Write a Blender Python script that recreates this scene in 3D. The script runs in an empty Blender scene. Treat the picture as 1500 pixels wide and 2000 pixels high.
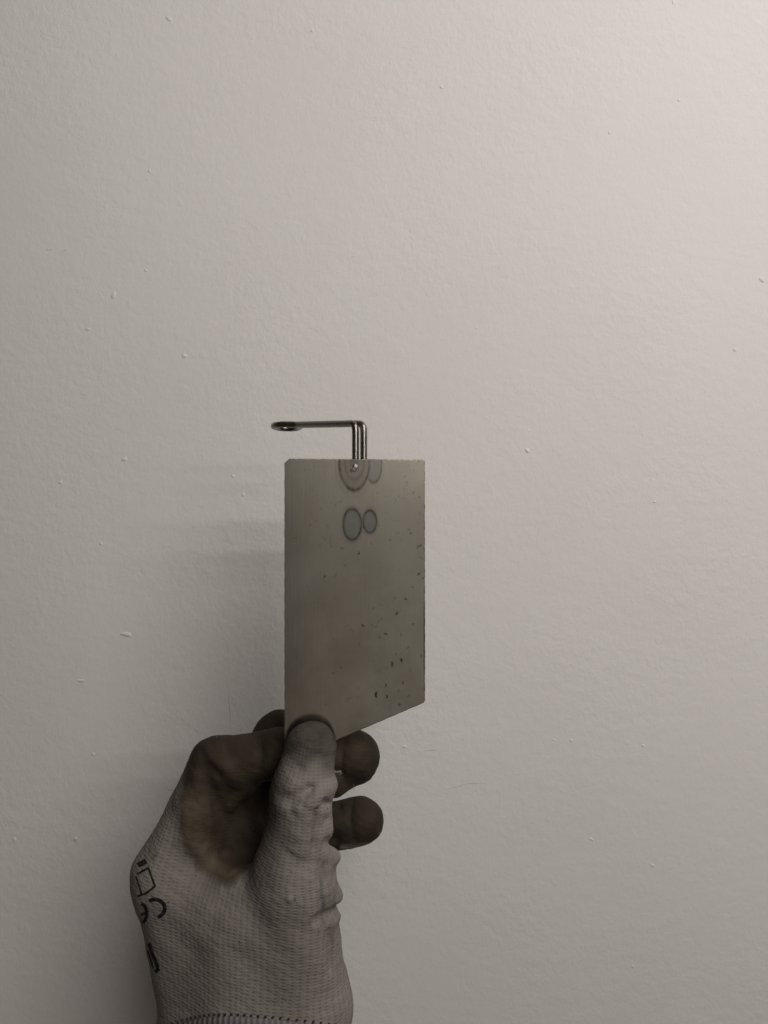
import bpy, math, random
import numpy as np
from mathutils import Vector, Matrix
from mathutils.bvhtree import BVHTree

random.seed(4); rng = np.random.default_rng(4)
sc = bpy.context.scene
col = sc.collection
MM = 0.001

# ---------------------------------------------------------------- camera
F = 1511.0                      # focal length in pixels of the 1500 x 2000 photograph
cam_d = bpy.data.cameras.new('camera')
cam_d.sensor_fit = 'VERTICAL'; cam_d.sensor_height = 24.0; cam_d.lens = 24.0 * F / 2000.0
cam_d.clip_start = 0.01; cam_d.clip_end = 50
cam = bpy.data.objects.new('camera', cam_d); col.objects.link(cam)
cam.rotation_euler = (math.radians(90), 0, 0)      # at the origin, looking along +Y
sc.camera = cam

# ---------------------------------------------------------------- light
sc.view_settings.view_transform = 'Standard'; sc.view_settings.look = 'None'
sc.view_settings.gamma = 1.0; sc.view_settings.use_curve_mapping = False
sc.view_settings.exposure = 0.08
sc.cycles.use_denoising = True
w = bpy.data.worlds.new('World'); sc.world = w; w.use_nodes = True
bg = w.node_tree.nodes['Background']
bg.inputs[0].default_value = (1.0, 0.83, 0.70, 1); bg.inputs[1].default_value = 0.036

def area(name, loc, target, sx, sy, power, color=(1, .96, .918)):
    l = bpy.data.lights.new(name, 'AREA'); l.shape = 'RECTANGLE'; l.size = sx; l.size_y = sy
    l.energy = power; l.color = color
    o = bpy.data.objects.new(name, l); col.objects.link(o); o.location = loc
    d = Vector(target) - Vector(loc)
    o.rotation_euler = d.to_track_quat('-Z', 'Y').to_euler()
    return o
# a ceiling fitting up to the right, a panel with a pair of tubes, and an added softbox behind the camera
area('ceiling_lamp', (0.66, 0.00, 0.86), (0.1, 0.45, 0.2), 0.32, 0.32, 2.1)
for tube_z in (0.175, 0.275):
    area('tube_lamp', (0.35, -0.35, tube_z), (0.30, 0.45, 0.15), 0.50, 0.02, 1.0)
area('ceiling_panel', (0.38, -0.33, 0.66), (0.25, 0.45, 0.25), 0.55, 0.46, 3.5)
area('bounce_softbox', (0.72, -1.25, -0.15), (0.2, 0.45, -0.1), 1.3, 1.3, 1.2, (1, .93, .83))  # no such lamp known; put in to brighten what the plate reflects

# ---------------------------------------------------------------- helpers
PLATE_Y = 332.0
WALL_Y = 455.0
def P(px, py, y):
    """A photograph pixel at a known depth (mm) -> a point in mm."""
    return np.array([(px - 750.0) * y / F, y, (1000.0 - py) * y / F])

def mesh_obj(name, verts, faces, mat=None, parent=None, smooth=True):
    me = bpy.data.meshes.new(name)
    me.from_pydata([tuple(v) for v in verts], [], faces)
    me.update()
    if smooth: me.polygons.foreach_set('use_smooth', [True] * len(me.polygons))
    o = bpy.data.objects.new(name, me); col.objects.link(o)
    if mat: me.materials.append(mat)
    if parent: o.parent = parent
    return o
def tag(o, label, cat): o['label'] = label; o['category'] = cat

class NT:
    """Tiny node-tree builder."""
    def __init__(s, name):
        s.m = bpy.data.materials.new(name); s.m.use_nodes = True
        s.t = s.m.node_tree; s.b = s.t.nodes['Principled BSDF']
    def n(s, kind, **kw):
        nd = s.t.nodes.new(kind)
        for k, v in kw.items(): setattr(nd, k, v)
        return nd
    def put(s, sock, v):
        if hasattr(v, 'is_output'): s.t.links.new(v, sock)
        else:
            if isinstance(v, tuple) and len(v) == 3 and sock.type == 'RGBA': v = v + (1,)
            sock.default_value = v
    def math(s, op, a, b=0.0, c=None, clamp=False):
        nd = s.n('ShaderNodeMath', operation=op, use_clamp=clamp)
        s.put(nd.inputs[0], a); s.put(nd.inputs[1], b)
        if c is not None: s.put(nd.inputs[2], c)
        return nd.outputs[0]
    def mix(s, f, a, b, blend='MIX'):
        nd = s.n('ShaderNodeMix', data_type='RGBA', blend_type=blend)
        s.put(nd.inputs[0], f); s.put(nd.inputs[6], a); s.put(nd.inputs[7], b)
        return nd.outputs[2]
    def ramp(s, v, lo, hi, a=0.0, b=1.0):
        nd = s.n('ShaderNodeMapRange', clamp=True)
        s.put(nd.inputs[0], v); s.put(nd.inputs[1], lo); s.put(nd.inputs[2], hi)
        s.put(nd.inputs[3], a); s.put(nd.inputs[4], b)
        return nd.outputs[0]
    def attr(s, name, out='Fac'):
        nd = s.n('ShaderNodeAttribute', attribute_name=name); return nd.outputs[out]
    def pos(s): return s.n('ShaderNodeTexCoord').outputs['Object']
    def mapping(s, vec, scale=(1, 1, 1), rot=(0, 0, 0)):
        nd = s.n('ShaderNodeMapping'); s.put(nd.inputs[0], vec)
        nd.inputs['Scale'].default_value = scale; nd.inputs['Rotation'].default_value = rot
        return nd.outputs[0]
    def noise(s, vec, scale, detail=3, rough=0.5, dist=0.0):
        nd = s.n('ShaderNodeTexNoise'); s.put(nd.inputs['Vector'], vec)
        nd.inputs['Scale'].default_value = scale; nd.inputs['Detail'].default_value = detail
        nd.inputs['Roughness'].default_value = rough; nd.inputs['Distortion'].default_value = dist
        return nd.outputs['Fac']
    def bump(s, h, dist, strength=1.0, normal=None):
        nd = s.n('ShaderNodeBump'); s.put(nd.inputs['Height'], h)
        nd.inputs['Distance'].default_value = dist; nd.inputs['Strength'].default_value = strength
        if normal is not None: s.put(nd.inputs['Normal'], normal)
        return nd.outputs['Normal']
    def set(s, **kw):
        names = dict(color='Base Color', rough='Roughness', metal='Metallic', normal='Normal',
                     spec='Specular IOR Level', sheen='Sheen Weight')
        for k, v in kw.items(): s.put(s.b.inputs[names[k]], v)
        return s.m

# ---------------------------------------------------------------- materials
def mat_wall():
    t = NT('painted_plaster'); p = t.pos()
    a = t.noise(t.mapping(p, (1.25, 1, .8), (0, math.radians(35), 0)), 300, 3, .55, .4)
    b = t.noise(t.mapping(p, (.8, 1, 1.3), (0, math.radians(-20), 0)), 130, 2, .5, .2)
    c = t.noise(p, 14, 2, .5)
    fine = t.noise(p, 700, 2, .5)
    h = t.math('ADD', t.math('MULTIPLY', a, .8), t.math('MULTIPLY', b, .9))
    h = t.math('ADD', h, t.math('MULTIPLY', fine, .18))
    h = t.math('ADD', h, t.math('MULTIPLY', c, .8))
    mod = t.ramp(t.noise(p, 9, 3, .6), .3, .7, .35, 1.25)
    nrm = t.bump(t.math('MULTIPLY', h, mod), .0007, .52)
    tint = t.noise(p, 4.0, 3, .6)
    colr = t.mix(t.ramp(tint, .3, .7), (.745, .728, .70), (.78, .765, .738))
    return t.set(color=colr, rough=.62, normal=nrm, spec=.25)

def mat_blob():
    t = NT('paint_lump'); p = t.pos()
    return t.set(color=(.775, .76, .73), rough=.62, spec=.25, normal=t.bump(t.noise(p, 900, 2), .0004, .5))
def mat_scuff():
    t = NT('wall_scuff'); p = t.pos()
    return t.set(color=t.mix(t.noise(p, 900, 2), (.45, .43, .41), (.65, .63, .6)), rough=.8)

def mat_steel():
    t = NT('stained_steel'); p = t.pos()
    streak = t.noise(t.mapping(p, (14, 1, .6)), 60, 3, .6)
    cloud = t.noise(p, 55, 4, .6)
    big = t.noise(t.mapping(p, (1, 1, .5)), 28, 2, .5)
    c = t.mix(t.ramp(big, .35, .65), (.395, .36, .305), (.445, .435, .385))
    c = t.mix(t.math('MULTIPLY', t.ramp(cloud, .42, .7), .6), c, (.31, .29, .245))
    c = t.mix(t.math('MULTIPLY', t.ramp(streak, .45, .75), .12), c, (.3, .28, .25))
    c = t.mix(t.math('MULTIPLY', t.attr('ring'), t.ramp(t.noise(p, 260, 4, .65), .3, .6, .5, 1.0)), c, (.03, .028, .026))
    c = t.mix(t.math('MULTIPLY', t.attr('tint'), t.ramp(t.noise(p, 320, 3, .6), .3, .65, .7, 1.0)), c, (.225, .25, .245))
    c = t.mix(t.attr('haze'), c, (.2, .18, .155))
    sp = t.attr('rust_and_rim_shade')  # rust specks plus the shade painted along the top edge
    c = t.mix(sp, c, (.02, .014, .01))
    fine = t.math('MULTIPLY', t.ramp(t.noise(p, 420, 3, .6), .64, .72), .45)
    c = t.mix(fine, c, (.2, .17, .13))
    r = t.math('ADD', t.ramp(cloud, .3, .7, .19, .25), t.math('MULTIPLY', t.attr('tint'), .03))
    r = t.math('ADD', r, t.math('MULTIPLY', sp, .12))
    metal = t.math('SUBTRACT', 1.0, t.math('MULTIPLY', sp, .35))
    nrm = t.bump(streak, .00003, .35)
    nrm = t.bump(t.noise(p, 40, 2), .0004, .2, nrm)
    return t.set(color=c, rough=r, metal=metal, normal=nrm)

def mat_wire():
    t = NT('wire_steel'); p = t.pos()
    s = t.noise(p, 160, 2, .5)
    c = t.mix(t.ramp(s, .3, .7), (.22, .205, .185), (.27, .25, .225))
    return t.set(color=c, rough=t.ramp(s, .3, .7, .24, .38), metal=1.0, normal=t.bump(s, .0002, .1))
def mat_weld():
    t = NT('weld_metal'); p = t.pos()
    s = t.noise(p, 900, 3, .6)
    return t.set(color=t.mix(s, (.14, .13, .12), (.36, .34, .31)), rough=.38, metal=1.0, normal=t.bump(s, .0006, .7))

def knit_height(t):
    uv = t.n('ShaderNodeAttribute', attribute_name='knit').outputs['Vector']
    sx = t.n('ShaderNodeSeparateXYZ'); t.put(sx.inputs[0], uv)
    p = t.pos()
    wob = t.math('MULTIPLY', t.math('SUBTRACT', t.noise(p, 75, 3), .5), 2.6)
    u = t.math('ADD', sx.outputs[0], wob); v = t.math('ADD', sx.outputs[1], wob)
    cu = t.math('COSINE', t.math('MULTIPLY', u, 2 * math.pi / 2.0))
    cv = t.math('COSINE', t.math('MULTIPLY', v, 2 * math.pi / 1.4))
    a_ = t.math('MULTIPLY_ADD', cu, .5, .5); b_ = t.math('MULTIPLY_ADD', cv, .5, .5)
    return t.math('SUBTRACT', t.math('ADD', a_, b_), t.math('MULTIPLY', a_, b_)), t.math('MULTIPLY_ADD', cu, .5, .5), p

def mat_glove():
    t = NT('glove_knit_and_coating')
    h, wale, p = knit_height(t)
    coat = t.attr('coat'); grime = t.attr('grime'); stain = t.attr('stain')
    edge = t.noise(p, 120, 4, .65)
    coat = t.ramp(t.math('ADD', coat, t.math('MULTIPLY', t.math('SUBTRACT', edge, .5), .55)), .25, .75)
    knit = t.mix(t.ramp(t.noise(p, 38, 4, .6), .3, .7), (.20, .178, .16), (.255, .232, .21))
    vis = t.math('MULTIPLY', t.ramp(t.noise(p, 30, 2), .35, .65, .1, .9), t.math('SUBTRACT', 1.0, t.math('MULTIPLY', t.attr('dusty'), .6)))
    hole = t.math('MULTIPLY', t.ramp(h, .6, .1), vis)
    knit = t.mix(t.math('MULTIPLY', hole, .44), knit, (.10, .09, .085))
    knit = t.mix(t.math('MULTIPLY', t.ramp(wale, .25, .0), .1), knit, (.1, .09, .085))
    spk = t.ramp(t.noise(p, 330, 2, .5), .7, .74)
    knit = t.mix(t.math('MULTIPLY', spk, .6), knit, (.06, .052, .045))
    g = t.math('MULTIPLY', grime, t.ramp(t.noise(p, 110, 4, .65), .25, .6, .72, 1.0))
    knit = t.mix(g, knit, (.022, .017, .013))
    knit = t.mix(t.math('MULTIPLY', stain, t.ramp(t.noise(p, 200, 3), .35, .6)), knit, (.09, .08, .085))
    rub = t.mix(t.ramp(t.noise(p, 60, 3, .6), .35, .7), (.019, .0132, .0088), (.040, .029, .0185))
    wear = t.math('MULTIPLY', t.attr('wear'), t.ramp(t.noise(p, 70, 5, .7), .2, .75))
    rub = t.mix(wear, rub, (.16, .135, .095))
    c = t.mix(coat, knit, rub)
    micro = t.noise(p, 900, 3, .6)
    hk = t.math('MULTIPLY', h, t.math('SUBTRACT', 1.0, t.math('MULTIPLY', coat, .62)))
    hh = t.math('ADD', hk, t.math('MULTIPLY', micro, .35))
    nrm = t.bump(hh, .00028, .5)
    nrm = t.bump(t.noise(t.mapping(p, (1, 1, 1.8), (0, .6, 0)), 130, 4, .6), .0018, .42, nrm)
    r = t.math('SUBTRACT', .9, t.math('MULTIPLY', coat, .18))
    return t.set(color=c, rough=r, normal=nrm, spec=t.math('ADD', .12, t.math('MULTIPLY', coat, .05)))

def mat_cuff():
    t = NT('cuff_rib'); p = t.pos()
    s = t.n('ShaderNodeSeparateXYZ'); t.put(s.inputs[0], p)
    rib = t.math('MULTIPLY_ADD', t.math('SINE', t.math('MULTIPLY', s.outputs[0], 2600)), .5, .5)
    c = t.mix(rib, (.13, .115, .12), (.2, .18, .18))
    return t.set(color=c, rough=.9, normal=t.bump(rib, .0006, .6), spec=.1)
def mat_ink():
    t = NT('black_ink'); p = t.pos()
    n = t.noise(p, 500, 3, .6)
    return t.set(color=t.mix(t.ramp(n, .45, .75), (.012, .011, .012), (.07, .062, .06)), rough=.85, spec=.1)
def mat_thread():
    t = NT('dark_thread'); p = t.pos()
    return t.set(color=t.mix(t.noise(p, 900, 2), (.025, .022, .03), (.05, .045, .055)), rough=.9, spec=.1)
def mat_lint():
    t = NT('pale_thread'); p = t.pos()
    return t.set(color=t.mix(t.noise(p, 900, 2), (.17, .155, .14), (.26, .24, .22)), rough=.9, spec=.1)

# ---------------------------------------------------------------- wall
def build_wall():
    nx, nz = 2, 2
    x0, x1, z0, z1 = -1.6, 1.6, -1.6, 1.6; y = WALL_Y * MM
    v = [(x0, y, z0), (x1, y, z0), (x1, y, z1), (x0, y, z1),
         (x0, y + .1, z0), (x1, y + .1, z0), (x1, y + .1, z1), (x0, y + .1, z1)]
    f = [(0, 1, 2, 3), (5, 4, 7, 6), (4, 0, 3, 7), (1, 5, 6, 2), (3, 2, 6, 7), (4, 5, 1, 0)]
    wall = mesh_obj('wall', v, f, mat_wall(), smooth=False)
    wall['kind'] = 'structure'; wall['label'] = 'off-white painted wall with roller stipple and paint lumps'
    mb, ms = mat_blob(), mat_scuff()
    # lumps of paint: half-buried irregular pebbles (px, py, half-width, half-height, angle)
    lumps = [(243, 897, 6, 4, 0), (222, 577, 4, 8, 10), (360, 695, 6, 4, 25), (330, 37, 7, 4, 15), (247, 1239, 10, 5, 0),
             (157, 1329, 7, 3, -5), (475, 966, 3, 6, 0), (292, 333, 3, 4, 0), (285, 528, 3, 3, 0), (172, 643, 6, 3, 10),
             (1488, 546, 6, 5, 20), (1435, 683, 4, 4, 0), (1030, 880, 6, 4, 30), (1279, 980, 3, 3, 0), (1155, 1639, 5, 3, 30),
             (1274, 1690, 4, 3, 40), (1116, 1446, 4, 3, 0), (1082, 1445, 5, 2, 20), (790, 1458, 5, 3, 0), (1190, 259, 3, 4, 30),
             (1256, 1456, 3, 3, 0), (182, 1473, 3, 4, 20), (148, 1638, 4, 4, 0), (28, 1640, 4, 5, 0), (610, 60, 4, 3, 0),
             (862, 170, 4, 3, 10), (1326, 196, 3, 3, 0), (1315, 4, 3, 5, 0), (690, 500, 5, 2, -30), (930, 640, 4, 2, 10),
             (535, 1257, 2, 2, 0), (118, 942, 3, 4, 10), (197, 1062, 3, 4, 0), (455, 930, 4, 3, 0), (1236, 1888, 3, 3, 0)]
    for i, (px, py, a, b, ang) in enumerate(lumps):
        c = P(px, py, WALL_Y); k = WALL_Y / F
        a *= k * .9; b *= k * .9; hgt = min(a, b) * .42 + .1
        vs, fs = [], []
        nr, ns = 4, 12
        ph = rng.random(3) * 6.28
        ca, sa = math.cos(math.radians(-ang)), math.sin(math.radians(-ang))
        for r in range(nr):
            q = (r / nr) * math.pi / 2
            for s_ in range(ns):
                th = 2 * math.pi * s_ / ns
                wob = 1 + .18 * math.sin(2 * th + ph[0]) + .12 * math.sin(3 * th + ph[1])
                x, z = a * 1.15 * math.cos(q) * math.cos(th) * wob, b * 1.15 * math.cos(q) * math.sin(th) * wob
                vs.append(((x * ca - z * sa) * MM, (.15 - hgt * math.sin(q)) * MM, (x * sa + z * ca) * MM))
        vs.append((0, (.15 - hgt) * MM, 0))
        for r in range(nr - 1):
            for s_ in range(ns):
                fs.append((r * ns + s_, r * ns + (s_ + 1) % ns, (r + 1) * ns + (s_ + 1) % ns, (r + 1) * ns + s_))
        for s_ in range(ns): fs.append(((nr - 1) * ns + s_, (nr - 1) * ns + (s_ + 1) % ns, len(vs) - 1))
        o = mesh_obj('paint_lump', vs, fs, mb, wall); o.location = tuple(c * MM)
    # dark scuffs: thin ridges of dirt on the paint
    scuffs = [((90, 488), (94, 488), 3), ((97, 488), (101, 487), 2.6), ((123, 489), (130, 489), 2),
              ((825, 1467), (858, 1464), 1.4), ((872, 1542), (912, 1531), 1.3), ((912, 1530), (950, 1529), 1.8),
              ((446, 1356), (451, 1414), 1.6), ((153, 1331), (163, 1332), 2), ((1189, 255), (1193, 262), 2.5)]
    for (ax, ay), (bx, by), wd in scuffs:
        n = 7; vs, fs = [], []
        for j in range(n):
            t = j / (n - 1); c = P(ax + (bx - ax) * t, ay + (by - ay) * t + rng.normal() * .5, WALL_Y)
            ww = wd * .5 * WALL_Y / F * (1 - .6 * abs(2 * t - 1) ** 2) * (.7 + .6 * rng.random())
            dx, dz = bx - ax, -(by - ay); L = math.hypot(dx, dz); nx_, nz_ = -dz / L, dx / L
            for s_, dep in ((-1, .02), (0, -.12), (1, .02)):
                vs.append(((c[0] + nx_ * ww * s_) * MM, (WALL_Y + dep) * MM, (c[2] + nz_ * ww * s_) * MM))
        for j in range(n - 1):
            for s_ in range(2):
                fs.append((j * 3 + s_, j * 3 + s_ + 1, j * 3 + 4 + s_, j * 3 + 3 + s_))
        mesh_obj('scuff_mark', vs, fs, ms, wall)
    return wall

# ---------------------------------------------------------------- plate with hook
TILT = math.tan(math.radians(5.0))
PX0 = -13.0
LEAN = -math.tan(math.radians(1.2))
def plate_front(x, z): return PLATE_Y + TILT * (x - PX0) + LEAN * (z + 105.0)     # depth of the plate's front face (mm)
def on_plate(px, py):
    k = (px - 750.0) / F; m = (1000.0 - py) / F               # where a line of sight meets that plane
    y = (PLATE_Y - TILT * PX0 + LEAN * 105.0) / (1 - TILT * k - LEAN * m)
    return np.array([k * y, y, m * y])

def build_plate():
    root = bpy.data.objects.new('hook_plate', None); col.objects.link(root)
    TL, TR = on_plate(556, 897), on_plate(829.5, 897)
    BR, BM = on_plate(830, 1371), on_plate(715, 1421)
    xl, xr = TL[0], TR[0]
    ztop = (TL[2] + TR[2]) / 2
    slope = (BR[2] - BM[2]) / (BR[0] - BM[0])
    TH, BV = 1.0, .10
    nx, nz = 260, 480
    # columns clustered at both ends
    s = np.linspace(0, 1, nx + 1)
    xs = xl + (xr - xl) * s
    xs = np.unique(np.concatenate([xs, xl + np.array([.06, .15, .3, .5, .8, 1.1, 1.5, 1.9]), xr - np.array([.05, .12, .25, .4, .6, .9, 1.2])]))
    def ztop_f(x):
        z = np.full_like(x, ztop) + .05 * np.sin(x * 1.9) * np.sin(x * .7 + 1) + .03 * np.sin(x * 5.3) - .25 * np.exp(-((x - xl - 5.2) / .35) ** 2)
        d = x - xl; z = np.where(d < 1.9, ztop - (1.9 - d) * .95 + .25 * np.exp(-((d - 1.9) / .3) ** 2) * 0, z)   # snipped corner
        d = xr - x; r = 1.1; z = np.where(d < r, ztop - (r - np.sqrt(np.maximum(r * r - (r - d) ** 2, 0))), z)
        return z
    def zbot_f(x):
        z = BR[2] + slope * (x - BR[0]) + .05 * np.sin(x * 1.3) + .025 * np.sin(x * 4.1)
        d = xr - x; r = 1.3; z = np.where(d < r, z + (r - np.sqrt(np.maximum(r * r - (r - d) ** 2, 0))) * .9, z)
        return z
    zt, zb = ztop_f(xs), zbot_f(xs)
    NX = len(xs); tz = np.linspace(0, 1, nz + 1); NZ = nz + 1
    X = np.repeat(xs[:, None], NZ, 1); Z = zb[:, None] + (zt - zb)[:, None] * tz[None, :]
    X = X + (.05 * np.sin(Z * .9) + .03 * np.sin(Z * 2.7 + 1)) * ((X - xl) / (xr - xl) * 2 - 1) ** 8
    # slight bow of hand-cut sheet
    bow = .25 * np.sin((X - xl) / (xr - xl) * math.pi) + .12 * np.sin(Z / 23.0)
    wd = (Z - ztop) / (on_plate(556, 1440)[2] - ztop)            # the sheet widens a little downwards
    X = X + wd * ((on_plate(556, 1440)[0] - xl) + (on_plate(830, 1371)[0] * 1.0 - xr - (on_plate(556, 1440)[0] - xl)) * (X - xl) / (xr - xl))
    Yf = plate_front(X, Z) + bow
    front = np.stack([X, Yf, Z], -1)
    idx = np.arange(NX * NZ).reshape(NX, NZ)
    V = [front.reshape(-1, 3)]
    Fc = np.stack([idx[:-1, :-1], idx[1:, :-1], idx[1:, 1:], idx[:-1, 1:]], -1).reshape(-1, 4).tolist()
    # boundary loop (counter-clockwise from the front)
    loop = list(idx[:, 0]) + list(idx[-1, 1:]) + list(idx[-2::-1, -1]) + list(idx[0, -2:0:-1])
    base = front.reshape(-1, 3); n = len(loop)
    L = base[loop]
    nx_ = np.roll(L, -1, 0) - np.roll(L, 1, 0); nrm = np.stack([nx_[:, 2], np.zeros(n), -nx_[:, 0]], -1)
    nrm /= np.linalg.norm(nrm, axis=1)[:, None] + 1e-9
    rings = [L + nrm * BV * .7 + np.array([0, BV * .3, 0]), L + nrm * BV + np.array([0, BV, 0]),
             L + nrm * BV + np.array([0, TH - BV, 0]), L + np.array([0, TH, 0])]
    prev = np.array(loop); cnt = NX * NZ
    for R in rings:
        V.append(R); cur = np.arange(cnt, cnt + n); cnt += n
        for i in range(n):
            j = (i + 1) % n; Fc.append((int(prev[i]), int(cur[i]), int(cur[j]), int(prev[j])))
        prev = cur
    back = front + np.array([0, TH, 0])
    # the back follows the same columns, coarser
    cs = list(range(0, NX, 12)) + [NX - 1]; cs = sorted(set(cs)); rs = list(range(0, NZ, 20))
    if rs[-1] != NZ - 1: rs.append(NZ - 1)
    bidx = {}
    bv = []
    for i in cs:
        for j in rs: bidx[(i, j)] = cnt + len(bv); bv.append(back[i, j])
    V.append(np.array(bv))
    for a in range(len(cs) - 1):
        for b in range(len(rs) - 1):
            Fc.append((bidx[(cs[a], rs[b])], bidx[(cs[a], rs[b + 1])], bidx[(cs[a + 1], rs[b + 1])], bidx[(cs[a + 1], rs[b])]))
    V = np.concatenate(V)
    sheet = mesh_obj('sheet', V * MM, Fc, mat_steel(), root)
    # stains and heat marks, measured in plate millimetres
    k = 1 / on_plate(690, 1000)[1] * F                         # px per mm
    px = 750 + V[:, 0] / V[:, 1] * F; py = 1000 - V[:, 2] / V[:, 1] * F
    ring = np.zeros(len(V)); tint = np.zeros(len(V)); haze = np.zeros(len(V)); rust_and_rim_shade = np.zeros(len(V))
    def ell(cx, cy, rx, ry): return np.hypot((px - cx) / rx, (py - cy) / ry)
    def ss(x, a, b):
        q = np.clip((x - a) / (b - a), 0, 1); return q * q * (3 - 2 * q)
    wob = 1 + .012 * np.sin(px * .11 + py * .07) + .01 * np.sin(px * .05 - py * .13)
    for cx, cy, rx, ry, th in ((688, 1024, 17.2, 29, .15), (722.3, 1019, 12.6, 21, .19)):
        r = ell(cx, cy, rx, ry) * wob
        tint = np.maximum(tint, ss(r, 1.0, .9) * .85)
        ring = np.maximum(ring, np.exp(-((r - 1.0) / th) ** 2) * .95)
        ring = np.maximum(ring, np.exp(-((r - .8) / .06) ** 2) * .18)
        haze = np.maximum(haze, ss(r, 1.7, 1.05) * .22)
    ring = np.maximum(ring, np.exp(-(((px - 707.5) / 3) ** 2 + ((py - 1021) / 5) ** 2)) * .7)
    ring = np.maximum(ring, ss(np.hypot(px - 688, py - 1026), 2.2, 1) * .6)
    r = ell(692, 905, 29, 51) * wob                               # heat bloom round the upper weld
    haze = np.maximum(haze, ss(r, 1.05, .8) * .55)
    ring = np.maximum(ring, np.exp(-((r - 1.0) / .10) ** 2) * .8)
    ring = np.maximum(ring, np.exp(-((r - .62) / .10) ** 2) * .45)
    ring = np.maximum(ring, ss(r, .46, .2) * .5)
    haze = np.maximum(haze, np.exp(-((r - 1.28) / .12) ** 2) * .2)
    r2 = ell(730, 905, 15.5, 38) * wob; m = ss(r, .92, 1.04)
    tint = np.maximum(tint, ss(r2, 1.0, .86) * .5 * m)
    haze = np.maximum(haze, ss(r2, 1.0, .8) * .45 * m)
    ring = np.maximum(ring, np.exp(-((r2 - 1.0) / .11) ** 2) * .62 * m)
    specks = [(734, 1357, 3.0, 4.6, .95), (756, 1361, 2.2, 2.8, .9), (754, 1339, 2.0, 3.0, .75), (787, 1333, 2.2, 3.0, .7),
              (766, 1296, 2.6, 4.2, .85), (784, 1289, 2.8, 3.0, .95), (756, 1304, 2.0, 2.2, .5), (773, 1278, 1.8, 2.2, .5),
              (797, 1265, 1.8, 3.0, .5), (753, 1238, 3.0, 2.4, .75), (709, 1222, 2.6, 3.0, .8), (775, 1198, 3.2, 3.6, .7),
              (792, 1170, 3.4, 2.4, .7), (772, 1168, 2.4, 5.0, .35), (730, 1188, 2.4, 2.8, .4), (745, 1209, 2.0, 2.2, .45),
              (807, 1219, 1.8, 2.4, .7), (783, 1240, 1.4, 3.4, .45), (818, 1121, 3.4, 2.2, .8), (826, 1129, 2.2, 2.4, .7),
              (806, 1147, 2.0, 2.0, .5), (688, 1231, 4.0, 5.0, .2), (703, 1260, 2.0, 3.0, .3), (780, 1376, 2.6, 4.0, .6),
              (798, 1359, 2.0, 2.4, .5), (778, 1349, 1.8, 2.2, .5), (822, 1281, 1.6, 2.4, .7), (634, 1126, 2.4, 3.2, .7),
              (652, 1248, 3.2, 3.6, .3), (651, 1315, 3.0, 2.4, .4), (666, 1304, 3.0, 3.0, .25), (701, 1081, 2.2, 3.4, .8),
              (668, 1071, 3.2, 3.0, .6), (646, 1050, 2.4, 7.0, .35), (647, 1067, 2.4, 3.0, .4), (640, 1027, 1.6, 5.0, .4),
              (606, 1026, 2.0, 3.0, .35), (627, 993, 2.2, 2.6, .35), (656, 986, 2.4, 2.6, .4), (647, 982, 2.0, 2.4, .3),
              (802, 1042, 2.2, 2.8, .6), (762, 1055, 2.6, 2.6, .5), (784, 1055, 2.0, 1.6, .45), (726, 1062, 2.4, 3.0, .4),
              (741, 1026, 3.0, 1.6, .45), (778, 970, 1.8, 4.4, .45), (773, 977, 3.0, 1.8, .4), (807, 963, 3.0, 3.6, .45),
              (819, 971, 2.2, 2.4, .55), (797, 965, 2.4, 2.0, .3), (788, 973, 1.8, 2.2, .4), (794, 948, 2.6, 1.8, .4),
              (792, 931, 1.8, 2.0, .55), (778, 909, 1.6, 3.6, .4), (817, 901, 2.2, 2.4, .45), (808, 918, 1.6, 1.8, .45),
              (820, 1066, 7.0, 2.8, .6), (815, 1069, 4.0, 2.2, .5), (769, 1017, 6, 1.2, .3), (780, 1018, 5, 1.2, .3),
              (752, 969, 3, 1.4, .3), (737, 962, 2.0, 2.0, .35), (727, 1290, 2, 2.2, .2), (600, 1145, 2.4, 2.4, .2), (695, 1200, 2, 2, .2)]
    for cx, cy, rx, ry, am in specks:
        ph = rng.random(2) * 6.28; th = np.arctan2(py - cy, px - cx)
        r = ell(cx, cy, rx * 1.05, ry * 1.05) * (1 + .25 * np.sin(2 * th + ph[0]) + .2 * np.sin(3 * th + ph[1]))
        rust_and_rim_shade = np.maximum(rust_and_rim_shade, ss(r, 1.25, .55) * am)
    rust_and_rim_shade = np.maximum(rust_and_rim_shade, ss(np.abs(px - 829), 3.2, .6) * ss(py, 1140, 1200) * ss(py, 1345, 1290) * .75)
    rust_and_rim_shade = np.maximum(rust_and_rim_shade, ss(np.abs(px - 829), 2.5, .8) * (np.sin(py * .23) * np.sin(py * .071 + 1) > .35) * .5)
    rim_shade = np.zeros(len(V)); rim_shade[NX * NZ:NX * NZ + 4 * n] = np.tile(ssf(nrm[:, 2], .3, .8), 4)      # top edge painted dark to damp the highlight on it
    rust_and_rim_shade = np.maximum(rust_and_rim_shade, rim_shade); rust_and_rim_shade[idx[:, -1]] = .9  # top row of the front face darkened against the same highlight
    for nme, arr in (('ring', ring), ('tint', tint), ('haze', haze), ('rust_and_rim_shade', rust_and_rim_shade)):
        a = sheet.data.attributes.new(nme, 'FLOAT', 'POINT'); a.data.foreach_set('value', arr.astype(np.float32))
    # weld lump where the wire was burnt through
    c = on_plate(690, 914); vs, fs = [], []
    nr, ns = 6, 18
    for r_ in range(nr):
        q = r_ / nr * math.pi / 2
        for s_ in range(ns):
            th = 2 * math.pi * s_ / ns; wb = 1 + .2 * math.sin(2 * th + 1) + .12 * math.sin(5 * th)
            vs.append((1.7 * math.cos(q) * math.cos(th) * wb, .35 - .5 * math.sin(q) * (1 + .25 * math.sin(th * 2)), 2.4 * math.cos(q) * math.sin(th) * wb))
    vs.append((0, -.12, .2))
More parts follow.
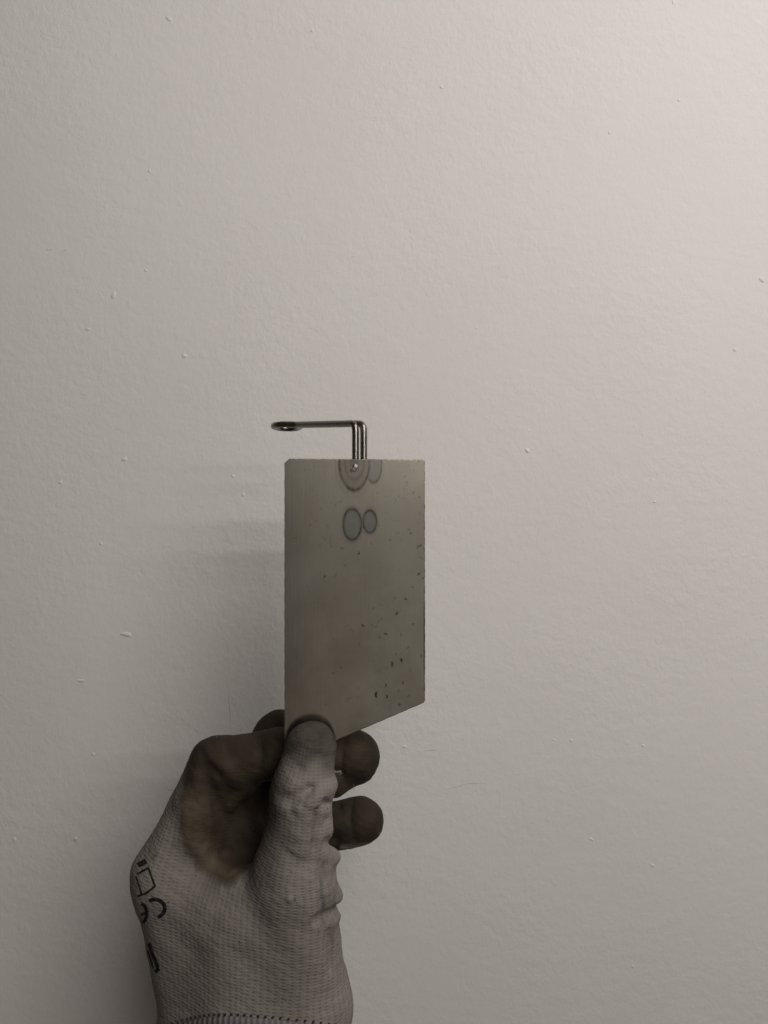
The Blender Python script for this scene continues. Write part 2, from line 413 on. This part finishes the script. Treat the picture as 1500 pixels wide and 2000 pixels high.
    for r_ in range(nr - 1):
        for s_ in range(ns): fs.append((r_ * ns + s_, r_ * ns + (s_ + 1) % ns, (r_ + 1) * ns + (s_ + 1) % ns, (r_ + 1) * ns + s_))
    for s_ in range(ns): fs.append(((nr - 1) * ns + s_, (nr - 1) * ns + (s_ + 1) % ns, len(vs) - 1))
    wl = mesh_obj('weld_bead', np.array(vs) * MM, fs, mat_weld(), root); wl.location = tuple((c + np.array([0, .25, 0])) * MM)

    # ---- hairpin hook of round wire, welded to the back and bent away to the rear left
    rw = 1.5
    A = on_plate(694, 905); B = on_plate(710.5, 905)
    yb = lambda x: plate_front(x, ztop) + TH + .3 + rw
    ax_, bx_ = A[0] * 1.005, B[0] * 1.012
    A0 = np.array([ax_, yb(ax_), on_plate(694, 1045)[2]]); B0 = np.array([bx_, yb(bx_) + .25, on_plate(712, 1045)[2]])
    drop = A0[2] - ztop; A0[1] += LEAN * drop; B0[1] += LEAN * drop
    phi = math.radians(46)
    d = np.array([-math.cos(phi), math.sin(phi), 0]); side = np.array([math.sin(phi), math.cos(phi), 0])   # side: to the rear right
    z_arm = on_plate(694, 825)[2] + .2
    def leg(base, length, rb):
        p = [base]
        top = base.copy(); top[2] = z_arm - rb
        p += [base + (top - base) * t for t in np.linspace(.1, 1, 12)]
        for a in np.linspace(0, math.pi / 2, 12)[1:]:
            p.append(top + d * rb * (1 - math.cos(a)) + np.array([0, 0, rb * math.sin(a)]))
        end = p[-1] + d * length + np.array([0, 0, .068 * length])
        p += [p[-1] + (end - p[-1]) * t for t in np.linspace(.08, 1, 12)]
        return p
    pa = leg(A0, 38.0, 3.0); pb = leg(B0, 38.0 + 2.4, 3.0)
    # the eye: swell out, go round, come back
    ea, eb = pa[-1], pb[-1]
    mid = (ea + eb) / 2; gap = np.linalg.norm((eb - ea)[:2]) / 2
    R = 6.2
    eye = []
    for t in np.linspace(0, 1, 41)[1:-1]:
        ang = -math.pi / 2 + math.pi * t                            # from the A side round the end to the B side
        eye_c = mid + d * (R + 3.5)
        a2 = math.radians(-140 + 280 * t)
        eye.append(eye_c + d * R * math.cos(a2) + side * R * math.sin(a2) + np.array([0, 0, -.05 * R * (d[1] * math.cos(a2) + side[1] * math.sin(a2))]))
    path = np.array(pa + eye + pb[::-1])
    # resample + smooth
    def resample(p, step):
        sl = np.r_[0, np.cumsum(np.linalg.norm(np.diff(p, axis=0), axis=1))]
        q = np.arange(0, sl[-1], step); return np.stack([np.interp(q, sl, p[:, i]) for i in range(3)], 1)
    path = resample(path, .45)
    for _ in range(5): path[1:-1] = path[1:-1] * .5 + (path[:-2] + path[2:]) * .25
    ns = 16; vs, fs = [], []
    tn = np.gradient(path, axis=0); tn /= np.linalg.norm(tn, axis=1)[:, None]
    u = np.array([1.0, 0, 0])
    for i in range(len(path)):
        u = u - tn[i] * u.dot(tn[i]); u /= np.linalg.norm(u); v_ = np.cross(tn[i], u)
        for s_ in range(ns):
            th = 2 * math.pi * s_ / ns; vs.append(path[i] + rw * (u * math.cos(th) + v_ * math.sin(th)))
    for i in range(len(path) - 1):
        for s_ in range(ns): fs.append((i * ns + s_, i * ns + (s_ + 1) % ns, (i + 1) * ns + (s_ + 1) % ns, (i + 1) * ns + s_))
    fs.append(tuple(range(ns))[::-1]); fs.append(tuple((len(path) - 1) * ns + s_ for s_ in range(ns)))
    mesh_obj('wire_hook', np.array(vs) * MM, fs, mat_wire(), root)
    tag(root, 'stained grey steel plate with slanted lower edge and wire hook, pinched in gloved fingers', 'metal plate')
    return root

# ---------------------------------------------------------------- gloved hand (one continuous surface from a distance field)
def cone(p, a, b, ra, rb, sc_=None):
    if sc_ is not None: p = p * sc_; a = a * sc_; b = b * sc_
    ba = b - a; pa = p - a
    t = np.clip((pa @ ba) / (ba @ ba), 0, 1)
    q = pa - t[..., None] * ba
    return np.sqrt(np.einsum('...i,...i->...', q, q)) - (ra + (rb - ra) * t)
def smin(a, b, k):
    h = np.maximum(k - np.abs(a - b), 0) / k
    return np.minimum(a, b) - h * h * k * .25

I = [P(340, 1712, 346), P(424, 1494, 347), P(548, 1471, 347), P(636, 1498, 347.5), P(688, 1479, 347)]
IR = [17.6, 11.9, 10.6, 12.8, 12.4]
M = [P(400, 1690, 368), P(548, 1441, 369), P(620, 1480, 369), P(650, 1500, 369)]
MR = [16.5, 12.3, 11.0, 10.8]
R_ = [P(430, 1700, 389), P(520, 1520, 392), P(610, 1622, 389), P(704, 1603, 387)]
RR = [15.5, 11.5, 11.8, 11.7]
K = [P(445, 1725, 408), P(520, 1600, 414), P(595, 1650, 410), P(615, 1640, 406)]
KR = [14, 10, 10, 9.5]
T = [P(587, 1965, 338), P(574, 1712, 326), P(590, 1548, 322), P(607, 1459, 325.3)]
TR_ = [20.8, 16.6, 12.4, 10.7]

def base_fields(p):
    body = cone(p, I[0], P(428, 1990, 352), 17.6, 24.5)
    for a, b, ra, rb in ((M[0], P(470, 1990, 372), 16.5, 25), (R_[0], P(500, 1990, 380), 15.5, 23), (K[0], P(520, 1990, 386), 14, 20),
                         (T[0], T[1], 20.8, 16.6), (P(468, 1805, 337), P(508, 1990, 339), 20, 25)):
        body = smin(body, cone(p, a, b, ra, rb), 14)
    for a, b, ra, rb in ((P(428, 1990, 352), P(440, 2120, 354), 24.5, 24), (T[0], P(585, 2120, 345), 20.8, 20),
                         (P(500, 1990, 380), P(505, 2120, 375), 23, 22), (P(508, 1990, 339), P(512, 2120, 343), 25, 24)):
        body = smin(body, cone(p, a, b, ra, rb), 9)
    # web between thumb and index
    body = smin(body, cone(p, P(395, 1738, 341), P(490, 1768, 333), 13, 14), 10)
    body = smin(body, cone(p, P(400, 1690, 352), P(480, 1730, 346), 13, 13), 8)
    body = smin(body, cone(p, P(425, 1560, 357), P(492, 1672, 354), 10, 12), 7)
    body = smin(body, cone(p, P(440, 1512, 349), P(470, 1530, 349), 8, 7), 5)
    body = smin(body, cone(p, P(415, 1562, 352), P(490, 1648, 349), 8.5, 8), 5)
    thumb = smin(cone(p, T[1], T[2], TR_[1], TR_[2]), cone(p, T[2], T[3], TR_[2], TR_[3]), 4)
    def finger(J, JR, k=3.5):
        d = cone(p, J[0], J[1], JR[0], JR[1])
        for i in range(1, len(J) - 1): d = smin(d, cone(p, J[i], J[i + 1], JR[i], JR[i + 1]), k)
        return d
    index = finger(I, IR); middle = finger(M, MR); ring = finger(R_, RR); pinky = finger(K, KR)
    return body, thumb, index, middle, ring, pinky

def combine(p, f):
    body, thumb, index, middle, ring, pinky = f
    pf = plate_front(p[..., 0], p[..., 2])
    thumb = np.maximum(thumb, p[..., 1] - (pf + .05))                 # pads flatten against the sheet
    index = np.maximum(index, (pf + 1.25) - p[..., 1])
    fingers = smin(index, middle, 1.6); fingers = smin(fingers, ring, 1.6); fingers = smin(fingers, pinky, 1.6)
    hand = smin(body, fingers, 6.0)
    # the thumb joins the body but not the fingers
    hb = smin(body, thumb, 6.0)
    return np.minimum(hand, hb)

WR = []
def seg_d2(p, pts):
    best = None
    if len(pts) == 1:
        q = p - pts[0]; return np.einsum('...i,...i->...', q, q)
    for a, b in zip(pts[:-1], pts[1:]):
        ba = b - a; t = np.clip(((p - a) @ ba) / (ba @ ba), 0, 1); q = p - a - t[..., None] * ba
        d = np.einsum('...i,...i->...', q, q); best = d if best is None else np.minimum(best, d)
    return best
def relief(p):
    h = .25 * np.sin(p[..., 0] * .33 + .9 * np.sin(p[..., 2] * .11)) * np.sin(p[..., 2] * .29 + p[..., 1] * .21)
    h = h + .10 * np.sin(p[..., 0] * .9 + p[..., 2] * .6) * np.sin(p[..., 2] * 1.05 - p[..., 1] * .5)
    for pts, amp, wd in WR: h = h + 1.5 * amp * np.exp(-seg_d2(p, pts) / (wd * wd))
    return h
def sdf(p): return combine(p, base_fields(p)) - relief(p)

def surf(px, py):
    """Where the bare hand meets the line of sight through a pixel (nearest approach at the silhouette)."""
    y = np.arange(295, 430, .5)
    pts = np.stack([(px - 750.0) * y / F, y, (1000.0 - py) * y / F], -1)
    d = combine(pts, base_fields(pts))
    hit = np.where(d < 0)[0]
    return pts[hit[0]] if len(hit) else pts[int(np.argmin(d))]

for path, amp, wd in [
    ([(562, 1564), (600, 1546), (656, 1509)], -1.7, 2.5), ([(570, 1538), (645, 1497)], .5, 3.0),
    ([(588, 1574), (625, 1553), (652, 1532)], 1.3, 3.3), ([(655, 1545)], 1.8, 4.5), ([(632, 1566), (660, 1574)], -1.4, 2.0),
    ([(650, 1604)], 1.2, 4.5), ([(638, 1646), (654, 1640)], -1.2, 2.2), ([(657, 1672)], 2.2, 3.0), ([(640, 1706), (655, 1706)], -1.0, 4.0),
    ([(661, 1750)], 2.2, 4.2), ([(622, 1796), (645, 1786), (670, 1766)], -1.8, 2.4), ([(640, 1806), (672, 1784)], .8, 2.5),
    ([(640, 1812), (646, 1890)], -.7, 1.8), ([(616, 1582), (610, 1612), (612, 1655)], -.7, 1.5), ([(548, 1560), (590, 1574)], -1.0, 2.4),
    ([(600, 1600), (590, 1660)], .6, 3.5), ([(570, 1588), (640, 1600)], -.5, 1.6), ([(580, 1628), (645, 1622)], .6, 2.6), ([(560, 1668), (640, 1690)], -.5, 2.0), ([(585, 1500), (640, 1478)], -.4, 1.4), ([(535, 1700), (600, 1716)], .4, 3), ([(624, 1690), (630, 1790)], -.5, 2.2), ([(556, 1600), (548, 1650)], -.5, 3),
    ([(398, 1508), (432, 1590), (480, 1655)], -1.6, 3.2), ([(352, 1560), (372, 1640), (410, 1690), (465, 1712)], 1.2, 4.0),
    ([(440, 1500), (478, 1540), (452, 1572)], 1.4, 3.0), ([(405, 1500), (428, 1512)], -1.0, 2), ([(395, 1590), (430, 1640)], .9, 4),
    ([(565, 1755)], .7, 1.3), ([(690, 1440), (700, 1500)], .3, 4),
    ([(676, 1432), (668, 1480), (672, 1530)], -.5, 1.6), ([(718, 1440), (728, 1470), (722, 1500)], -.3, 1.2), ([(690, 1565), (684, 1600), (692, 1640)], -.5, 1.5), ([(722, 1575), (730, 1600)], .35, 2.5),
    ([(505, 1440), (512, 1470), (506, 1500)], -.6, 1.8), ([(460, 1445), (470, 1480)], .4, 4), ([(392, 1470), (410, 1500), (400, 1530)], -.5, 2), ([(330, 1620), (300, 1680)], .4, 5), ([(420, 1760), (520, 1740)], -.5, 4)]:
    WR.append(([surf(*q) for q in path], amp, wd))

def surface_nets(fn, lo, hi, h):
    n = np.ceil((hi - lo) / h).astype(int) + 1
    xs, ys, zs = [lo[i] + h * np.arange(n[i]) for i in range(3)]
    f = np.empty(n, np.float32)
    B = 10; f[:] = 1.0
    st = [np.arange(0, n[i], B) for i in range(3)]
    cen = np.stack(np.meshgrid(*[lo[i] + h * (st[i] + B / 2) for i in range(3)], indexing='ij'), -1)
    fc = fn(cen); reach = h * B * .9 * 1.15 + 2.5
    todo = np.argwhere(np.abs(fc) < reach); off = np.stack(np.meshgrid(*[np.arange(B)] * 3, indexing='ij'), -1)
    for a, b, c in np.argwhere(fc <= -reach):
        f[st[0][a]:st[0][a] + B, st[1][b]:st[1][b] + B, st[2][c]:st[2][c] + B] = -1
    for k0 in range(0, len(todo), 60):
        blk = todo[k0:k0 + 60]
        gi = blk[:, None, None, None, :] * B + off[None]
        val = fn(lo + h * gi)
        ok = (gi < n).all(-1)
        f[gi[..., 0][ok], gi[..., 1][ok], gi[..., 2][ok]] = val[ok]
    inside = f < 0
    cellc = np.zeros(n - 1, np.int8)
    for dx in (0, 1):
        for dy in (0, 1):
            for dz in (0, 1):
                cellc += inside[dx:n[0] - 1 + dx, dy:n[1] - 1 + dy, dz:n[2] - 1 + dz]
    active = (cellc > 0) & (cellc < 8)
    ids = -np.ones(n - 1, np.int64); ci = np.argwhere(active); ids[active] = np.arange(len(ci))
    acc = np.zeros((len(ci), 3)); cnt = np.zeros(len(ci))
    corners = [(a, b, c) for a in (0, 1) for b in (0, 1) for c in (0, 1)]
    for a in corners:
        for ax in range(3):
            if a[ax] == 1: continue
            b = list(a); b[ax] = 1
            fa = f[ci[:, 0] + a[0], ci[:, 1] + a[1], ci[:, 2] + a[2]]; fb = f[ci[:, 0] + b[0], ci[:, 1] + b[1], ci[:, 2] + b[2]]
            m = (fa < 0) != (fb < 0); t = np.where(m, fa / np.where(m, fa - fb, 1), 0)
            pt = np.array(a)[None] + np.zeros((len(ci), 3)); pt[:, ax] = t
            acc[m] += pt[m]; cnt[m] += 1
    V = lo + h * (ci + acc / cnt[:, None])
    Q = []
    for ax in range(3):
        o1, o2 = [i for i in range(3) if i != ax]
        s0 = [slice(None)] * 3; s1 = [slice(None)] * 3; s0[ax] = slice(0, -1); s1[ax] = slice(1, None)
        for o in (o1, o2):
            s0[o] = slice(1, -1); s1[o] = slice(1, -1)
        A_, B_ = inside[tuple(s0)], inside[tuple(s1)]
        e = np.argwhere(A_ != B_)
        fl = A_[A_ != B_]
        e[:, o1] += 1; e[:, o2] += 1
        def c(d1, d2):
            q = e.copy(); q[:, o1] += d1; q[:, o2] += d2; return ids[q[:, 0], q[:, 1], q[:, 2]]
        q = np.stack([c(-1, -1), c(0, -1), c(0, 0), c(-1, 0)], -1)
        flip = ~fl if ax != 1 else fl
        q[flip] = q[flip][:, ::-1]
        Q.append(q)
    return V, np.concatenate(Q)

def ssf(x, a, b):
    q = np.clip((x - a) / (b - a), 0, 1); return q * q * (3 - 2 * q)

def build_hand():
    lo = np.array([-124., 290., -294.]); hi = np.array([4., 432., -80.])
    V, Q = surface_nets(sdf, lo, hi, .75)
    def grad(p, e=.3):
        g = np.zeros_like(p)
        for i in range(3):
            d = np.zeros(3); d[i] = e; g[:, i] = (sdf(p + d) - sdf(p - d)) / (2 * e)
        return g
    zlow = lo[2] + 3
    for _ in range(2):
        d = sdf(V); g = grad(V); m = V[:, 2] > zlow
        V[m] -= (np.clip(d, -.4, .4)[:, None] * g / np.maximum((g * g).sum(1), .2)[:, None])[m]
    hand = mesh_obj('gloved_hand', V * MM, Q.tolist(), mat_glove())
    tag(hand, 'dirty knit work glove with brown rubber palm pinching the steel plate', 'gloved hand')
    body, thumb, index, middle, ring, pinky = base_fields(V)
    pxv = 750 + V[:, 0] / V[:, 1] * F; pyv = 1000 - V[:, 2] / V[:, 1] * F
    # coated palm side: all four fingers, palm and web; the back of the hand and of the thumb stay knitted
    fing = np.minimum(np.minimum(index, middle), np.minimum(ring, pinky))
    # the index coating stops along a curve over its first segment and round the web (x, z in mm)
    curve = [P(362, 1470, 336)[[0, 2]], P(349, 1560, 336)[[0, 2]], P(360, 1640, 335)[[0, 2]], P(392, 1690, 335)[[0, 2]], P(450, 1716, 333)[[0, 2]], P(486, 1698, 330)[[0, 2]], P(508, 1640, 328)[[0, 2]], P(532, 1560, 326)[[0, 2]], P(552, 1470, 326)[[0, 2]]]
    q = V[:, [0, 2]]; best = np.full(len(V), 1e9); sgn = np.zeros(len(V))
    for a, b in zip(curve[:-1], curve[1:]):
        ba = b - a; t = np.clip(((q - a) @ ba) / (ba @ ba), 0, 1); w_ = q - a - t[:, None] * ba
        dd = np.hypot(w_[:, 0], w_[:, 1]); cr = ba[0] * w_[:, 1] - ba[1] * w_[:, 0]
        u = dd < best; best[u] = dd[u]; sgn[u] = np.sign(cr[u])
    inner = ssf(sgn * best, -4.5, 4.5)                                 # 1 on the finger / palm side of the curve
    flap = np.minimum(cone(V, P(440, 1512, 349), P(470, 1530, 349), 8, 7), np.minimum(cone(V, P(415, 1562, 352), P(490, 1648, 349), 8.5, 8), cone(V, P(425, 1560, 357), P(492, 1672, 354), 10, 12)))
    thumby = ssf(np.minimum(fing, flap) - thumb, -2, 2)                                   # nearer the thumb than the fingers
    prox = cone(V, I[0], I[1], IR[0], IR[1])
    dist_i = np.minimum(np.minimum(cone(V, I[1], I[2], IR[1], IR[2]), cone(V, I[2], I[3], IR[2], IR[3])), cone(V, I[3], I[4], IR[3], IR[4]))
    tips = np.minimum(dist_i, np.minimum(np.minimum(middle, ring), pinky))
    rest = np.minimum(np.minimum(prox, thumb), cone(V, T[0], T[1], TR_[0], TR_[1]))
    coat = ssf(rest - tips, -1.5, 1.5) * ssf(V[:, 2], P(0, 1730, 346)[2], P(0, 1690, 346)[2])
    coat = np.maximum(coat, ssf(np.minimum(np.minimum(prox, thumb), cone(V, T[0], T[1], TR_[0], TR_[1])) - flap, -2, 1))
    coat = np.maximum(coat, inner * ssf(V[:, 2], P(0, 1726, 333)[2], P(0, 1712, 333)[2]))
    coat *= 1 - ssf(-(sgn * best), 2, 5) * ssf(V[:, 1], 338, 332) * ssf(thumb, 4, 1.5)
    coat = np.maximum(coat, thumby * ssf(V[:, 1] - (plate_front(V[:, 0], V[:, 2]) - 3.5), -2, 1.5) * ssf(V[:, 2], -130, -120))   # thumb pad
    th_ax = T[3] - T[2]; tt = ((V - T[2]) @ th_ax) / (th_ax @ th_ax)
    grime = thumby * (ssf(tt + .10 * np.sin(V[:, 0] * .55 + 1.3) * np.sin(V[:, 2] * .35), .3, 1.25) + .25 * ssf(pxv - 0, 590, 545) * ssf(tt, -.9, -.2))
    grime = np.maximum(grime, thumby * .75 * ssf(V[:, 0], P(575, 1600, 315)[0], P(538, 1600, 315)[0]) * ssf(V[:, 2], -155, -125))
    grime = np.maximum(grime, .35 * ssf(np.abs(sgn * best), 9, 0) * (1 - thumby))
    stain = np.zeros(len(V))
    for pts, wd, am in (([(632, 1690), (628, 1740), (634, 1800)], 1.8, .75), ([(618, 1580), (608, 1640)], 1.4, .8), ([(600, 1610), (590, 1620)], 2, .4),
                        ([(625, 1700), (640, 1705)], 2.5, .6), ([(646, 1800), (650, 1870)], 1.6, .5), ([(640, 1545), (600, 1560)], 2.0, .5)):
        stain = np.maximum(stain, am * np.exp(-seg_d2(V, [surf(*s) for s in pts]) / (wd * wd)))
    wear = np.exp(-seg_d2(V, [surf(*s) for s in [(372, 1570), (378, 1640), (415, 1690), (455, 1708)]]) / 45.) * .8
    wear = np.maximum(wear, .12)
    # knit coordinates in mm: round the hand's axis and along it; round the thumb's own axis on the thumb
    axb = P(490, 1900, 362); ang = np.arctan2(V[:, 0] - axb[0], -(V[:, 1] - axb[1]))
    ub = ang * 36.0; vb = V[:, 2] + .10 * V[:, 0]
    ax_dir = (T[3] - T[1]) / np.linalg.norm(T[3] - T[1]); tv = (V - T[1]) @ ax_dir
    tc = T[1] + tv[:, None] * ax_dir; rel = V - tc
    ut = np.arctan2(rel[:, 0], -rel[:, 1]) * 13.0 + 16.0; vt = tv + T[1][2]
    wgt = thumby * ssf(V[:, 2], P(0, 1760, 325)[2], P(0, 1640, 322)[2])
    knit = np.stack([ub * (1 - wgt) + ut * wgt, vb * (1 - wgt) + vt * wgt, np.zeros(len(V))], -1)
    for nme, arr in (('coat', coat), ('grime', np.clip(grime, 0, .82)), ('stain', stain), ('wear', wear), ('dusty', thumby * ssf(V[:, 2], P(0, 1720, 325)[2], P(0, 1660, 322)[2]))):
        a = hand.data.attributes.new(nme, 'FLOAT', 'POINT'); a.data.foreach_set('value', arr.astype(np.float32))
    a = hand.data.attributes.new('knit', 'FLOAT_VECTOR', 'POINT'); a.data.foreach_set('vector', knit.astype(np.float32).ravel())

    bvh = BVHTree.FromPolygons([tuple(v) for v in V], Q.tolist())
    def hit(px, py):
        d = Vector(P(px, py, 1.0)).normalized()
        r = bvh.ray_cast(Vector((0, 0, 0)), d)
        return r[0], r[1]
    # printed marks on the back of the hand
    ink = mat_ink()
    def ribbon(pts, wd):
        pts = np.array(pts, float); sl = np.r_[0, np.cumsum(np.hypot(*np.diff(pts, axis=0).T))]
        s = np.arange(0, sl[-1] + .01, 1.5); c = np.stack([np.interp(s, sl, pts[:, i]) for i in (0, 1)], 1)
        tg = np.gradient(c, axis=0); tg /= np.linalg.norm(tg, axis=1)[:, None]; nn = np.stack([-tg[:, 1], tg[:, 0]], 1)
        rows = []
        for i in range(len(c)):
            row = []
            for o in (-1, 0, 1):
                h_, n_ = hit(*(c[i] + nn[i] * wd * .5 * o))
                if h_ is None: row = None; break
                if n_.dot(h_) > 0: n_ = -n_
                row.append(h_ + n_ * .12)
            rows.append(row)
        vs, fs = [], []
        for a_, b_ in zip(rows[:-1], rows[1:]):
            if a_ is None or b_ is None: continue
            k = len(vs); vs += a_ + b_; fs += [(k, k + 1, k + 4, k + 3), (k + 1, k + 2, k + 5, k + 4)]
        if not vs: return
        return vs, fs
    def mark(strokes):
        VV, FF = [], []
        for pts, wd in strokes:
            r = ribbon(pts, wd)
            if r is None: continue
            k = len(VV); VV += r[0]; FF += [tuple(i + k for i in f_) for f_ in r[1]]
        if VV: mesh_obj('printed_mark', [v * MM for v in VV], FF, ink, hand)
    arc = lambda cx, cy, rx, ry, a0, a1: [(cx + rx * math.cos(math.radians(a)), cy + ry * math.sin(math.radians(a))) for a in np.linspace(a0, a1, 24)]
    mark([([(269, 1707), (290, 1695), (303, 1731), (285, 1745), (269, 1750)], 4.2), ([(266, 1712), (277, 1745)], 3.2), ([(270, 1690), (287, 1681)], 10)])
    mark([(arc(303, 1774, 19, 17.5, -125, 75), 7.4)])
    mark([(arc(274, 1784, 13, 19, -80, 75), 6.6), ([(276, 1786), (286, 1783)], 5.5)])
    mark([([(291, 1842), (297, 1860), (309, 1890)], 7), ([(311, 1891), (303, 1899)], 7), ([(289, 1856), (300, 1892)], 3)])

    # hem of the cuff: overlocked band and its stitches
    # (the forearm comes towards the viewer, so the hem lies in a steep plane)
    vs, fs = [], []; ns = 96
    cxy = np.array([P(500, 1990, 358)[0], 358.0])
    def ringpt(th, dz, off):
        dr = np.array([math.sin(th), -math.cos(th)]); ts = np.arange(5.0, 75.0, .5)
        yy = cxy[1] + dr[1] * ts; slope_ = -(986 + 60 * (1 - math.cos(th)) + 3 * math.sin(3 * th)) / F
        pts = np.stack([cxy[0] + dr[0] * ts, yy, slope_ * yy + dz], -1)
        dd = combine(pts, base_fields(pts)); k = np.where(dd > 0)[0]; k = k[0] if len(k) else len(ts) - 1
        y_ = cxy[1] + dr[1] * (ts[k] + off)
        return np.array([cxy[0] + dr[0] * (ts[k] + off), y_, slope_ * pts[k, 1] + dz])
    prof = [(0.0, -.6), (-.25, .5), (-.9, .95), (-2, 1.05), (-4, .9), (-8, .8), (-14, .7), (-20, .6)]
    for dz, off in prof:
        for s_ in range(ns): vs.append(ringpt(2 * math.pi * s_ / ns, dz, off))
    for j in range(len(prof) - 1):
        for s_ in range(ns): fs.append((j * ns + s_, j * ns + (s_ + 1) % ns, (j + 1) * ns + (s_ + 1) % ns, (j + 1) * ns + s_))
    mesh_obj('cuff_band', np.array(vs) * MM, fs, mat_cuff(), hand)
    tm = mat_thread(); sme = None
    for s_ in range(40):
        th = math.radians(-72) + math.radians(140) * s_ / 39
        c = ringpt(th, .9, .15)
        if sme is None:
            u_, w_ = 8, 5; sv, sf = [], []
            for a_ in range(1, w_):
                for b_ in range(u_):
                    A_, B_ = math.pi * a_ / w_, 2 * math.pi * b_ / u_
                    sv.append((.62 * math.sin(A_) * math.cos(B_), .35 * math.sin(A_) * math.sin(B_), .6 * math.cos(A_)))
            sv += [(0, 0, .6), (0, 0, -.6)]
            for a_ in range(w_ - 2):
                for b_ in range(u_): sf.append((a_ * u_ + b_, (a_ + 1) * u_ + b_, (a_ + 1) * u_ + (b_ + 1) % u_, a_ * u_ + (b_ + 1) % u_))
            for b_ in range(u_):
                sf.append((len(sv) - 2, b_, (b_ + 1) % u_)); sf.append((len(sv) - 1, (w_ - 2) * u_ + (b_ + 1) % u_, (w_ - 2) * u_ + b_))
            o = mesh_obj('stitch', np.array(sv) * MM, sf, tm, hand); sme = o.data
        else:
            o = bpy.data.objects.new('stitch', sme); col.objects.link(o); o.parent = hand
        o.location = tuple(c * MM); o.rotation_euler = (0, 0, th)
    # frayed threads standing off the thumb
    lm = mat_lint()
    def thread(pts, r):
        pts = np.array(pts); vs, fs = [], []
        tn = np.gradient(pts, axis=0); tn /= np.linalg.norm(tn, axis=1)[:, None]
        for i in range(len(pts)):
            u = np.cross(tn[i], [.3, .2, .93]); u /= np.linalg.norm(u); v_ = np.cross(tn[i], u)
            for s_ in range(6): vs.append(pts[i] + r * (u * math.cos(s_ * 1.047) + v_ * math.sin(s_ * 1.047)))
        for i in range(len(pts) - 1):
            for s_ in range(6): fs.append((i * 6 + s_, i * 6 + (s_ + 1) % 6, i * 6 + 6 + (s_ + 1) % 6, i * 6 + 6 + s_))
        mesh_obj('loose_thread', np.array(vs) * MM, fs, lm, hand)
    c0 = surf(652, 1508)
    thread([c0 + np.array([x, y, z]) for x, y, z in ((-1.5, .8, -.6), (0, -.4, .1), (1.0, -.6, .2), (2.0, -.5, .5), (2.8, -.3, .2), (3.1, -.2, -.6), (2.5, -.2, -1.0))], .3)
    thread([c0 + np.array([x, y, z]) for x, y, z in ((-1.0, .6, .4), (.6, -.3, .5), (1.6, -.2, -.3), (2.4, .0, -.1), (3.0, .1, .7))], .22)
    def fibre(px, py, dx, dz, L=2.2):
        c = surf(px, py) + np.array([-.3 * dx, .2, -.3 * dz]); k = rng.normal(size=3) * .35
        thread([c + np.array([dx * L * t + k[0] * t * t, -.3 * t + k[1] * t * t, dz * L * t + k[2] * t * t]) for t in (0, .3, .6, 1.0)], .09)
    for px, py, dx, dz in ((660, 1548, .8, .3), (655, 1604, .9, -.1), (659, 1672, .8, .5), (664, 1752, .7, -.5), (690, 1532, .4, -.9), (745, 1590, .9, .2),
                           (712, 1558, .1, 1), (424, 1440, -.2, 1), (340, 1545, -.9, .3), (296, 1650, -.9, .2), (470, 1429, .2, 1),
                           (665, 1790, .7, .4), (740, 1625, .7, -.6)):
        fibre(px, py, dx, dz, 1.2 + rng.random() * 1.4)
    return hand

build_wall()
build_plate()
build_hand()
